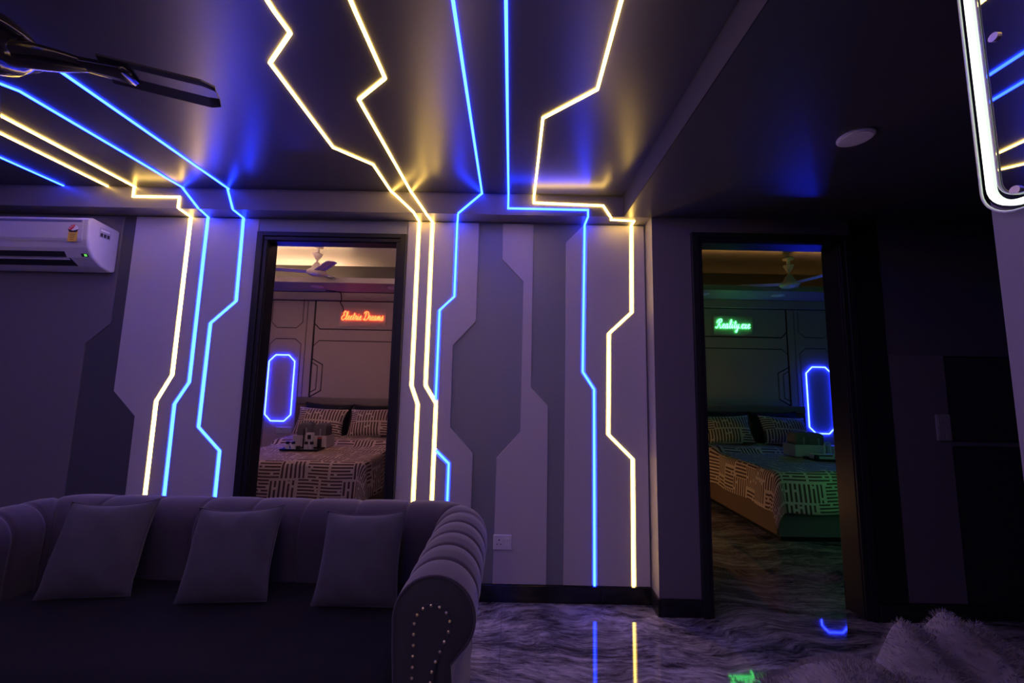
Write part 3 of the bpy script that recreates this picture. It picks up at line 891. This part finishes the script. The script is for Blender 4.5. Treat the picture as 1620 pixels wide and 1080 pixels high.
# ------------------------------------------------------------ neon lettering: single-stroke script
GL = {
 'e': (.78, [[(0,.30),(.38,.50),(.58,.78),(.42,1.0),(.18,.75),(.18,.30),(.42,.02),(.78,.28)]]),
 'l': (.62, [[(0,.28),(.38,.9),(.52,1.65),(.38,1.98),(.22,1.55),(.20,.4),(.36,.02),(.62,.28)]]),
 'c': (.75, [[(0,.28),(.50,.82),(.42,1.0),(.16,.72),(.16,.28),(.40,.02),(.75,.28)]]),
 't': (.66, [[(0,.28),(.30,.95),(.36,1.70),(.26,.8),(.24,.3),(.40,.02),(.66,.28)], [(.05,1.22),(.62,1.30)]]),
 'r': (.74, [[(0,.28),(.16,.95),(.26,1.08),(.32,.86),(.55,.88),(.44,.3),(.54,.02),(.74,.28)]]),
 'i': (.58, [[(0,.28),(.24,.95),(.18,.3),(.32,.02),(.58,.28)], [(.28,1.32),(.31,1.40)]]),
 'a': (.98, [[(0,.28),(.30,.88),(.58,.90),(.36,1.0),(.12,.6),(.16,.10),(.42,.08),(.62,.70),(.66,.95),(.62,.25),(.74,.02),(.98,.28)]]),
 'm': (1.22, [[(0,.28),(.16,.95),(.20,.05),(.26,.55),(.46,1.0),(.54,.05),(.60,.55),(.80,1.0),(.88,.3),(.98,.02),(1.22,.28)]]),
 's': (.68, [[(0,.28),(.36,.95),(.46,1.05),(.42,.72),(.58,.30),(.40,.0),(.10,.12)]]),
 'x': (.80, [[(0,.85),(.18,.95),(.40,.30),(.58,.02),(.80,.28)], [(.62,.95),(.08,.02)]]),
 'y': (.86, [[(0,.28),(.10,.95),(.14,.35),(.34,.10),(.56,.60),(.62,.95),(.54,.0),(.34,-.85),(.08,-.75),(.28,-.25),(.86,.28)]]),
 '.': (.40, [[(.16,.02),(.22,.08)]]),
 ' ': (.50, []),
 'E': (1.12, [[(1.0,1.80),(.72,2.05),(.40,1.82),(.48,1.32),(.78,1.14),(.42,1.06),(.06,.62),(.22,.12),(.62,.0),(1.12,.30)]]),
 'D': (1.55, [[(.62,1.86),(.50,1.0),(.32,.12),(.06,.16),(.30,.30),(.74,.0),(1.26,.36),(1.46,1.16),(1.10,1.86),(.52,2.06),(.10,1.82),(.04,1.5)]]),
 'R': (1.42, [[(.62,1.80),(.50,.92),(.24,.06),(-.08,.10),(-.1,.3)], [(.0,1.20),(.18,1.76),(.76,2.10),(1.16,1.84),(1.0,1.34),(.52,1.08),(.80,.80),(1.0,.12),(1.20,.0),(1.42,.28)]]),
}
def spline(pts, n=5):
    P = [Vector(p) for p in pts]
    if len(P) < 3: return P
    o = []
    for k in range(len(P)-1):
        p0 = P[max(k-1, 0)]; p1, p2 = P[k], P[k+1]; p3 = P[min(k+2, len(P)-1)]
        for i in range(n):
            t = i/n
            o.append(.5*((2*p1)+(p2-p0)*t+(2*p0-5*p1+4*p2-p3)*t*t+(3*p1-p0-3*p2+p3)*t**3))
    o.append(P[-1])
    return o
def neon(name, text, x0, x1, z0, unit, y, m, label, tube_r, board):
    adv = sum(GL[c][0] for c in text)
    sx = (x1-x0)/(adv+.5)
    e = empty(name, (x0, y, z0)); tag(e, label, 'neon sign')
    cx = 0
    for ch in text:
        wd, strokes = GL[ch]
        if strokes:
            b = MB()
            for st in strokes:
                pts = spline(st)
                b.tube([((cx+p.x+.22*p.y)*sx, -.022, p.y*unit) for p in pts], tube_r, 7)
            b.build('letter', m, e, smooth=True)
        cx += wd
    tot = (adv+.5)*sx
    MB().box(-.03, tot+.02, -.012, -.006, -.09, unit*2.1+.05).build('backing_board', board, e, bevel=.002, seg=1)
    return e

# ------------------------------------------------------------ the two bedrooms
def towel(parent_loc, wd, ht, dp, label, rz=0):
    e = empty('rolled_towel', parent_loc, rz); tag(e, label, 'towel')
    r = wd*.46
    pr = [(-wd/2, 0), (-wd/2, ht-r)]
    for k in range(1, 8):
        a_ = R(180-90*k/8); pr.append((-wd/2+r+r*math.cos(a_), ht-r+r*math.sin(a_)))
    r2 = wd*.30
    for k in range(0, 9):
        a_ = R(90-90*k/8); pr.append((wd/2-r2+r2*math.cos(a_), ht-r2+r2*math.sin(a_)))
    pr.append((wd/2, 0))
    MB().prism(pr, lambda p, q, a: (p, a, q), -dp/2, dp/2).build('cloth', MT['towel'], e, bevel=.015, seg=3)
    MB().box(wd*.10, wd*.16, -dp/2-.002, -dp/2+.002, ht*.30, ht*.78).build('printed_mark', MT['label_g'], e)
    return e

def bottle(loc, r, ht, body, cap, label, kind='bottle'):
    e = empty('toiletry_bottle', loc); tag(e, label, 'bottle')
    MB().lathe([(r, 0), (r, ht*.62), (r*.55, ht*.70)], n=14).build('body', body, e)
    MB().lathe([(r*.8, ht*.69), (r*.8, ht), (r*.5, ht*1.01)], n=14).build('cap', cap, e)
    return e

def bedroom(s, X0, side, tmax, panel_m, cove_m, foot_y, words, neon_m, oct_dz):
    T = lambda t: X0+s*t
    def xb(t0, t1): return (min(T(t0), T(t1)), max(T(t0), T(t1)))
    where = {'left': 'bedroom with the red neon sign', 'right': 'bedroom with the green neon sign'}[side]
    # --- shell
    tmin = -1.27
    xa, xc = xb(tmin, tmax)
    hw = MB().box(xa-.1, xc+.1, YR+.012, YR+.1, 0, 2.95).build('wall_head_'+side, MT['groove'])
    struct(hw, 'grooved panel wall behind the bed in the '+where, 'wall')
    polys = [
        [(-.56,2.378),(-.161,2.378),(-.161,2.09),(-.238,2.019),(-.49,2.019),(-.56,2.085)],
        [(-.56,1.795),(-.49,1.861),(-.238,1.861),(-.161,1.796),(-.161,.10),(-.56,.10)],
        [(-.105,2.378),(-.105,.10),(-.150,.10),(-.150,1.80),(-.234,1.872),(-.494,1.872),(-.571,1.80),(-.571,.10),(-1.26,.10),(-1.26,2.378),(-.571,2.378),(-.571,2.08),(-.494,2.008),(-.234,2.008),(-.150,2.085),(-.150,2.378)],
        [(-.095,2.378),(-.013,2.378),(-.013,.10),(-.095,.10)],
        [(.013,2.378),(tmax-.01,2.378),(tmax-.01,2.012),(.080,2.012),(.013,2.078)],
        [(.013,2.055),(.074,1.996),(tmax-.01,1.996),(tmax-.01,1.855),(.078,1.855),(.013,1.792)],
        [(.013,1.776),(.082,1.843),(tmax-.01,1.843),(tmax-.01,.10),(.013,.10),(.013,1.106),(.153,1.190),(.153,1.537),(.013,1.612)],
        [(.013,1.595),(.139,1.527),(.139,1.200),(.013,1.126),(.013,1.166),(.087,1.208),(.087,1.520),(.013,1.562)],
        [(.013,1.548),(.075,1.513),(.075,1.216),(.013,1.181)],
    ]
    for pg in polys:
        MB().prism([(T(t), z) for t, z in pg], XZ(YR), 0, .012).build('wall_panel', panel_m, hw)
    MB().box(xa, xc, YR-.022, YR, 2.392, 2.50).build('cornice', panel_m, hw, bevel=.003, seg=1)
    struct(MB().box(T(tmin)-.1 if s > 0 else T(tmin), T(tmin) if s > 0 else T(tmin)+.1, YW+.1, YR+.012, 0, 2.95).build('wall_outer_'+side, MT['plain_wall']), 'plain outer side wall of the '+where, 'wall')
    struct(MB().box(T(tmax) if s > 0 else T(tmax)-.1, T(tmax)+.1 if s > 0 else T(tmax), YW+.1, YR+.012, 0, 2.95).build('wall_inner_'+side, MT['plain_wall']), 'plain inner side wall of the '+where, 'wall')
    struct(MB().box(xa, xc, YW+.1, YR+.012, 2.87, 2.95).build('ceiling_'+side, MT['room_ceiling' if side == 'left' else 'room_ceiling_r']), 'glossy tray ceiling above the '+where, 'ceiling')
    sf = empty('trim_soffit_'+side); struct(sf, 'dropped soffit with glowing cove round the ceiling of the '+where, 'trim')
    MB().box(xa, xc, 4.735, YR, 2.502, 2.530).build('soffit_board', MT['soffit'], sf)
    MB().box(xa, xc, 4.720, 4.735, 2.502, 2.568).build('soffit_lip', MT['soffit'], sf)
    MB().box(xa, xc, YW+.1, YW+.42, 2.502, 2.530).build('soffit_board', MT['soffit'], sf)
    sx = xb(tmin, tmin+.42); MB().box(sx[0], sx[1], YW+.1, 4.72, 2.502, 2.530).build('soffit_board', MT['soffit'], sf)
    lx_ = T(tmin+.42); MB().box(min(lx_, lx_+s*.015), max(lx_, lx_+s*.015), YW+.1, 4.72, 2.502, 2.568).build('soffit_lip', MT['soffit'], sf)
    MB().box(*xb(tmax-.42, tmax), YW+.42, 4.72, 2.502, 2.530).build('soffit_board', MT['soffit'], sf)
    lx2 = T(tmax-.42); MB().box(min(lx2, lx2-s*.015), max(lx2, lx2-s*.015), YW+.42, 4.72, 2.502, 2.568).build('soffit_lip', MT['soffit'], sf)
    c0, c1 = (xa+.05, T(.45)) if side == 'left' else (xa+.05, xc-.05)
    for bxs, m_, nm in (((c0, c1, 5.165, 5.185), cove_m, 'above the headboard wall'),
                        ((*xb(tmin+.10, tmin+.12), YW+.45, 4.7), MT['side_l'] if side == 'left' else cove_m, 'added out of view along the outer side'),
                        ((*xb(tmax-.12, tmax-.10), YW+.45, 4.7), MT['side_l2'] if side == 'left' else MT['side_r'], 'added out of view along the inner side'),
                        ((xa+.05, xc-.05, YW+.20, YW+.22), MT['side_l'] if side == 'left' else MT['front_r'], 'added out of view above the door side')):  # side and door-side runs are unseen, added to light walls and bed
        cv = MB().box(*bxs, 2.532, 2.540).build('cove_strip', m_)
        tag(cv, 'ceiling cove light strip '+nm+', '+where, 'LED strip', 'bedroom cove strips')
    # --- octagonal light
    oc = empty('octagon_light', (T(-.385), YR, 0)); tag(oc, 'tall octagonal blue light outline beside the bed in the '+where, 'wall light')
    hw_, z0, z1, ch = .168, .795+oct_dz, 1.65+oct_dz*.9, .082
    ring = [(-hw_+ch, z1), (hw_-ch, z1), (hw_, z1-ch), (hw_, z0+ch), (hw_-ch, z0), (-hw_+ch, z0), (-hw_, z0+ch), (-hw_, z1-ch)]
    for k in range(8):
        p, q = ring[k], ring[(k+1) % 8]
        dx, dz = q[0]-p[0], q[1]-p[1]
        g = .02 if k in (4, ) else .0
        MB().tube([(p[0], -.006, p[1]), (q[0]-dx*g, -.006, q[1]-dz*g)], .0066, 8).build('light_tube', MT['octa'], oc, smooth=True)
    # --- neon
    if side == 'left':
        neon('neon_sign', words, T(.36), T(.935), 2.130, .056, YR, neon_m, 'red and orange script neon sign on the left bedroom wall', .0042, panel_m)
    else:
        neon('neon_sign', words, 2.70, 3.175, 2.115, .058, YR, neon_m, 'green script neon sign on the right bedroom wall', .0046, panel_m)
    # --- double socket plate
    sp_ = socket('power_socket', T(-.285), YR, .68 if side == 'left' else .655, .20, .078, 'wide white socket plate beside the bed in the '+where)
    # --- ceiling lamps off
    for k, t in enumerate((.16, 1.12)):
        d = empty('ceiling_disc', (T(t)if side == 'left' else T(.30+.95*k), 4.93, 2.502)); tag(d, ('round unlit soffit lamp %s the sign in the ' % ('left of' if (k == 0) == (side == 'left') else ('right of' if side == 'left' or k == 0 else 'left of')))+where, 'lamp')
        MB().lathe([(.075, 0), (.075, -.005), (.068, -.008)], n=24).build('rim', MT['lamp_off'], d)
        MB().lathe([(.064, -.007), (.062, -.010), (.03, -.0105)], n=24).build('lens', MT['lamp_off'], d)
    # --- bed
    bx0, bx1 = xb(-.055, 1.335)
    bc = (bx0+bx1)/2
    bed = empty('bed', (bc, (foot_y+5.2)/2, 0)); by = (foot_y+5.2)/2
    tag(bed, {'left': 'double bed with brown headboard seen through the left doorway', 'right': 'double bed with grey box base seen through the right doorway'}[side], 'bed')
    MB().box(bx0+.03-bc, bx1-.03-bc, foot_y+.05-by, 5.12-by, .05, .34).build('base', MT['bed_box'] if side == 'right' else MT['bed_wood'], bed, bevel=.006)
    MB().box(bx0+.07-bc, bx1-.07-bc, foot_y+.10-by, 5.1-by, 0, .05).build('plinth', MT['black'], bed)
    MB().box(bx0+.012-bc, bx0+.03-bc, foot_y+.06-by, 5.12-by, .06, .345).build('side_board', MT['bed_wood'], bed, bevel=.003)
    MB().box(bx1-.03-bc, bx1-.012-bc, foot_y+.06-by, 5.12-by, .06, .345).build('side_board', MT['bed_wood'], bed, bevel=.003)
    MB().box(bx0+.04-bc, bx1-.04-bc, foot_y+.06-by, 5.12-by, .34, .555).build('mattress', MT['mattress'], bed, bevel=.05, seg=4)
    h0, h1 = xb(-.10, 1.42)
    hb = MB().box(h0-bc, h1-bc, 5.13-by, YR-.002-by, .05, 1.022).build('headboard', MT['bed_wood'], bed, bevel=.006)
    MB().box(h0-bc, h1-bc, 5.125-by, YR-.002-by, 1.026, 1.112).build('headboard_band', MT['bed_band'], hb, bevel=.004)
    hb.children[0].parent = hb
    # --- bedspread
    W, topz = (bx1-bx0)+.02, .602
    Lb = 5.02-foot_y
    drop = .315
    nu, nv = 96, 92
    rr = .055
    rnd = random.Random(11 if s > 0 else 23)
    ph = [rnd.uniform(0, 6.28) for _ in range(6)]
    def fold(d):
        """distance past the edge -> (out, down) over a rounded edge"""
        q = rr*math.pi/2
        if d <= 0: return 0, 0
        if d < q: return rr*math.sin(d/rr), rr*(1-math.cos(d/rr))
        return rr+.10*(d-q), rr+(d-q)*.99
    def spread(i, j):
        u = (i/(nu-1)-.5)*(W+2*drop); v = j/(nv-1)*(Lb+drop)      # v from the pillows to the foot
        hx = W/2-rr; hy = Lb-rr
        dx = abs(u)-hx; dy = v-hy
        sg = 1 if u > 0 else -1
        if dx > 0 and dy > 0:
            d = math.hypot(dx, dy); o_, dn = fold(d)
            c, sn = dx/d, dy/d
            x = sg*(hx+o_*c*(1+.35*d)); y = hy+o_*sn*(1+.35*d); z = topz-dn*.97
        else:
            ox, dnx = fold(dx); oy, dny = fold(dy)
            x = sg*(hx+ox) if dx > 0 else u
            y = hy+oy if dy > 0 else v
            z = topz-max(dnx, dny)
            hang = max(dx, dy, 0)
            wv = .020*min(hang/.15, 1)*math.sin((u if dy > 0 else v)*11+ph[0])
            if dy > 0 and dx <= 0: y += wv
            if dx > 0 and dy <= 0: x += sg*wv
        if dx <= 0 and dy <= 0:
            # turned-back fold near the pillows and gentle quilting
            z += .055*(1/(1+math.exp((v-.42)/.012)))
            z += .006*math.sin(5*u+ph[1])*math.sin(4*v+ph[2])+.004*math.sin(13*u+7*v+ph[3])
        elif dx > 0 and dy <= 0:
            k_ = 1/(1+math.exp((v-.42)/.018)); x += sg*.03*k_; z += .05*k_*max(0, 1-dx/.1)
        z = max(z, .02)
        return (x, 5.02-y-by+by, z), (u+1.3, v)
    sp = MB().grid(lambda i, j: ((spread(i, j)[0][0], spread(i, j)[0][1], spread(i, j)[0][2]), spread(i, j)[1]), nu, nv)
    so_ = sp.build('bedspread', MT['print'], None, smooth=True, loc=(bc, 0, 0))
    md = so_.modifiers.new('thick', 'SOLIDIFY'); md.thickness = .008; md.offset = -1
    tag(so_, {'left': 'beige and brown bar-print bedspread on the bed through the left doorway', 'right': 'bar-print bedspread with hanging corner on the bed through the right doorway'}[side], 'bedspread')
    # --- pillows
    for k, (t, lab) in enumerate(((.32, 'nearer the octagon light'), (.95, 'farther from the octagon light'))):
        pillow('bed_pillow', (T(t), 5.015, .655), (R(-16), R(2-3*k)*s, 0), .62, .40, .15, MT['black_pillow'], 'black pillow against the headboard %s, %s' % (lab, where), 31+k+(5 if s < 0 else 0), None, 'black bed pillows', cat='pillow')
    for k, (t, lab, rz) in enumerate(((.31, 'nearer the octagon light', 3), (.98, 'farther from the octagon light', -3))):
        pillow('bed_pillow', (T(t)-.03*k, 4.865, .66), (R(-24), R(3-5*k), R(rz)), .60, .36, .17, MT['print'], 'bar-print pillow %s, %s' % (lab, where), 41+k+(5 if s < 0 else 0), None, 'bar-print bed pillows', cat='pillow')
    # --- towels in a bin, tray of toiletries
    tx = .50 if side == 'left' else .44
    bz = .612
    bin_ = empty('storage_bin', (T(tx), 4.42, bz)); tag(bin_, 'cream rectangular bin holding grey towels on the bed, '+where, 'bin')
    bw, bd_, bh = .36, .20, .125
    for nm, q in (('side', (-bw/2, bw/2, -bd_/2, -bd_/2+.006)), ('side', (-bw/2, bw/2, bd_/2-.006, bd_/2)), ('end', (-bw/2, -bw/2+.006, -bd_/2+.006, bd_/2-.006)), ('end', (bw/2-.006, bw/2, -bd_/2+.006, bd_/2-.006))):
        MB().box(*q, 0, bh).build(nm, MT['bin'], bin_, bevel=.002, seg=1)
    MB().box(-bw/2+.006, bw/2-.006, -bd_/2+.006, bd_/2-.006, 0, .006).build('bottom', MT['bin'], bin_)
    towel((T(tx)-.085, 4.42, bz+.007), .155, .25, .13, 'left rolled grey towel in the cream bin, '+where, R(6))
    towel((T(tx)+.085, 4.42, bz+.007), .155, .24, .13, 'right rolled grey towel in the cream bin, '+where, R(-8))
    trx = T(tx)-.0 if side == 'left' else T(tx)+.05
    ty = 4.19; tz = bz-.004
    tr = empty('tray', (trx, ty, tz)); tag(tr, 'black tray of toiletries on the bed, '+where, 'tray')
    MB().box(-.19, .19, -.085, .085, 0, .007).build('tray_base', MT['tray'], tr, bevel=.003)
    for nm, q in (('rim', (-.19, .19, -.085, -.079)), ('rim', (-.19, .19, .079, .085)), ('rim', (-.19, -.184, -.079, .079)), ('rim', (.184, .19, -.079, .079))):
        MB().box(*q, .007, .020).build(nm, MT['tray'], tr)
    tz += .0075
    if side == 'left':
        for k, (dx, lab) in enumerate(((-.135, 'first'), (-.075, 'second'), (.055, 'third'), (.110, 'fourth'))):
            bottle((trx+dx, ty-.04, tz), .021, .082, MT['white_plastic'], MT['black_plastic'], 'small white bottle with black cap, %s from left on the tray, left bedroom' % lab)
        bottle((trx-.020, ty-.045, tz), .020, .060, MT['black_plastic'], MT['brass'], 'small dark squat bottle among the white ones on the left tray')
        bx_ = empty('soap_carton', (trx+.058, ty+.025, tz)); tag(bx_, 'white upright carton with a square mark on the left tray', 'carton')
        MB().box(-.035, .035, -.02, .02, 0, .165).build('carton_body', MT['white_plastic'], bx_, bevel=.002)
        MB().box(-.018, .018, -.0215, -.0195, .10, .145).build('printed_square', MT['label_k'], bx_)
        tb = empty('toothpaste_tube', (trx+.165, ty+.01, tz)); tag(tb, 'black upright tube with a red band on the left tray', 'tube')
        MB().lathe([(.020, 0), (.022, .10), (.020, .125)], n=14).build('tube_body', MT['black_plastic'], tb)
        MB().lathe([(.0215, .108), (.0215, .122)], n=14).build('red_band', MT['red_plastic'], tb)
        cbm = empty('comb', (trx-.015, ty+.035, tz)); tag(cbm, 'thin dark comb standing upright on the left tray', 'comb')
        MB().box(-.006, .006, -.003, .003, 0, .20).build('spine', MT['black_plastic'], cbm, bevel=.001)
        for k in range(10):
            MB().box(.006, .018, -.0015, .0015, .05+.014*k, .055+.014*k).build('tooth', MT['black_plastic'], cbm)
    else:
        cz = empty('soap_carton', (trx-.06, ty+.01, tz)); tag(cz, 'long pale carton lying on the right tray', 'carton')
        MB().box(-.10, .12, -.03, .03, 0, .052).build('carton_body', MT['white_plastic'], cz, bevel=.002)
        MB().box(-.08, .10, -.0315, -.0295, .03, .042).build('printed_bar', MT['label_k'], cz)
        bottle((trx-.150, ty-.055, tz), .024, .050, MT['black_plastic'], MT['black_plastic'], 'squat dark jar at the left of the right tray')
        bottle((trx+.110, ty-.02, tz), .026, .15, MT['black_plastic'], MT['black_plastic'], 'tall dark bottle on the right tray')
        tg = empty('tag_loop', (trx+.045, ty+.045, tz)); tag(tg, 'pale open loop handle above the right tray', 'handle')
        MB().tube([(-.03, 0, 0), (-.03, 0, .145), (-.02, 0, .160), (.02, 0, .160), (.03, 0, .145), (.03, 0, 0)], .007, 8).build('loop', MT['white_plastic'], tg, smooth=True)
        nb = empty('note_box', (T(tx)-.0+.33, 4.44, bz)); tag(nb, 'pale upright box at the right of the towels on the right bed', 'box')
        MB().box(-.095, .095, -.06, .06, 0, .105).build('carton_body', MT['bin'], nb, bevel=.004)
        MB().box(-.085, .085, -.05, .05, .105, .109).build('lid', MT['bin'], nb, bevel=.001)

tag(MB().box(1.0505, 1.0565, 3.70, 4.95, .300, .312).build('led_strip', MT['wall_r']), 'added amber light strip low on the hidden side wall left of the right bed', 'LED strip')  # unseen strip, added for the amber light on the bed's side
tag(MB().box(2.95, 2.962, 3.0005, 3.0065, .35, 1.75).build('led_strip', MT['wall_g']), 'added green upright light strip out of view on the door wall facing the right bed', 'LED strip')  # unseen strip, added to throw green onto the foot of the bed

def white_fan(loc, angs, label):
    f = empty('ceiling_fan', loc); tag(f, label, 'ceiling fan', 'ivory bedroom fans')
    MB().lathe([(.03, -.045), (.085, -.036), (.108, -.012), (.105, .006), (.060, .040), (.040, .085), (.022, .110)], n=28).build('motor_housing', MT['fan_white'], f, smooth=True)
    MB().lathe([(.011, .10), (.011, .30)], n=12).build('down_rod', MT['fan_white'], f)
    dz = 2.87-loc[2]
    MB().lathe([(.020, dz-.16), (.050, dz-.10), (.056, dz-.085), (.018, dz-.08), (.018, dz-.02), (.060, dz-.015), (.060, dz)], n=20).build('canopy', MT['fan_white'], f, smooth=True)
    m = blade_mesh(.10, .56, .115, .125, .004, R(12)).mesh('blade'); m.materials.append(MT['fan_blade_w'])
    for a_ in angs:
        inst(m, 'blade', f, rot=(0, 0, R(a_)))
    for k in range(4):
        a_ = R(45+90*k)
        MB().lathe([(.006, -.044), (.005, -.036)], (.06*math.cos(a_), .06*math.sin(a_), 0), 8).build('screw_cap', MT['steel'], f)

bedroom(1, -2.63, 'left', 2.20, MT['room_panel'], MT['cove_l'], 3.62, 'Electric Dreams', MT['red'], 0)
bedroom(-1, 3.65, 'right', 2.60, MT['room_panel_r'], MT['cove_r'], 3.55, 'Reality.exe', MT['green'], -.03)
white_fan((-2.28, 4.50, 2.57), (-48, 72, 192), 'ivory ceiling fan in the bedroom with the red sign')
white_fan((3.27, 4.60, 2.56), (-75, 45, 165), 'ivory ceiling fan in the bedroom with the green sign')
cbp = spline([(-2.45,5.10,2.497),(-2.38,5.13,2.496),(-2.30,5.205,2.494),(-2.28,5.208,2.40),(-2.29,5.208,2.36),(-2.26,5.225,2.30),(-2.25,5.222,2.235)], 5)
tag(MB().tube(cbp, .006, 6).build('sign_cable', MT['cable'], smooth=True), 'thin black cable running from soffit down to the red neon sign', 'cable')
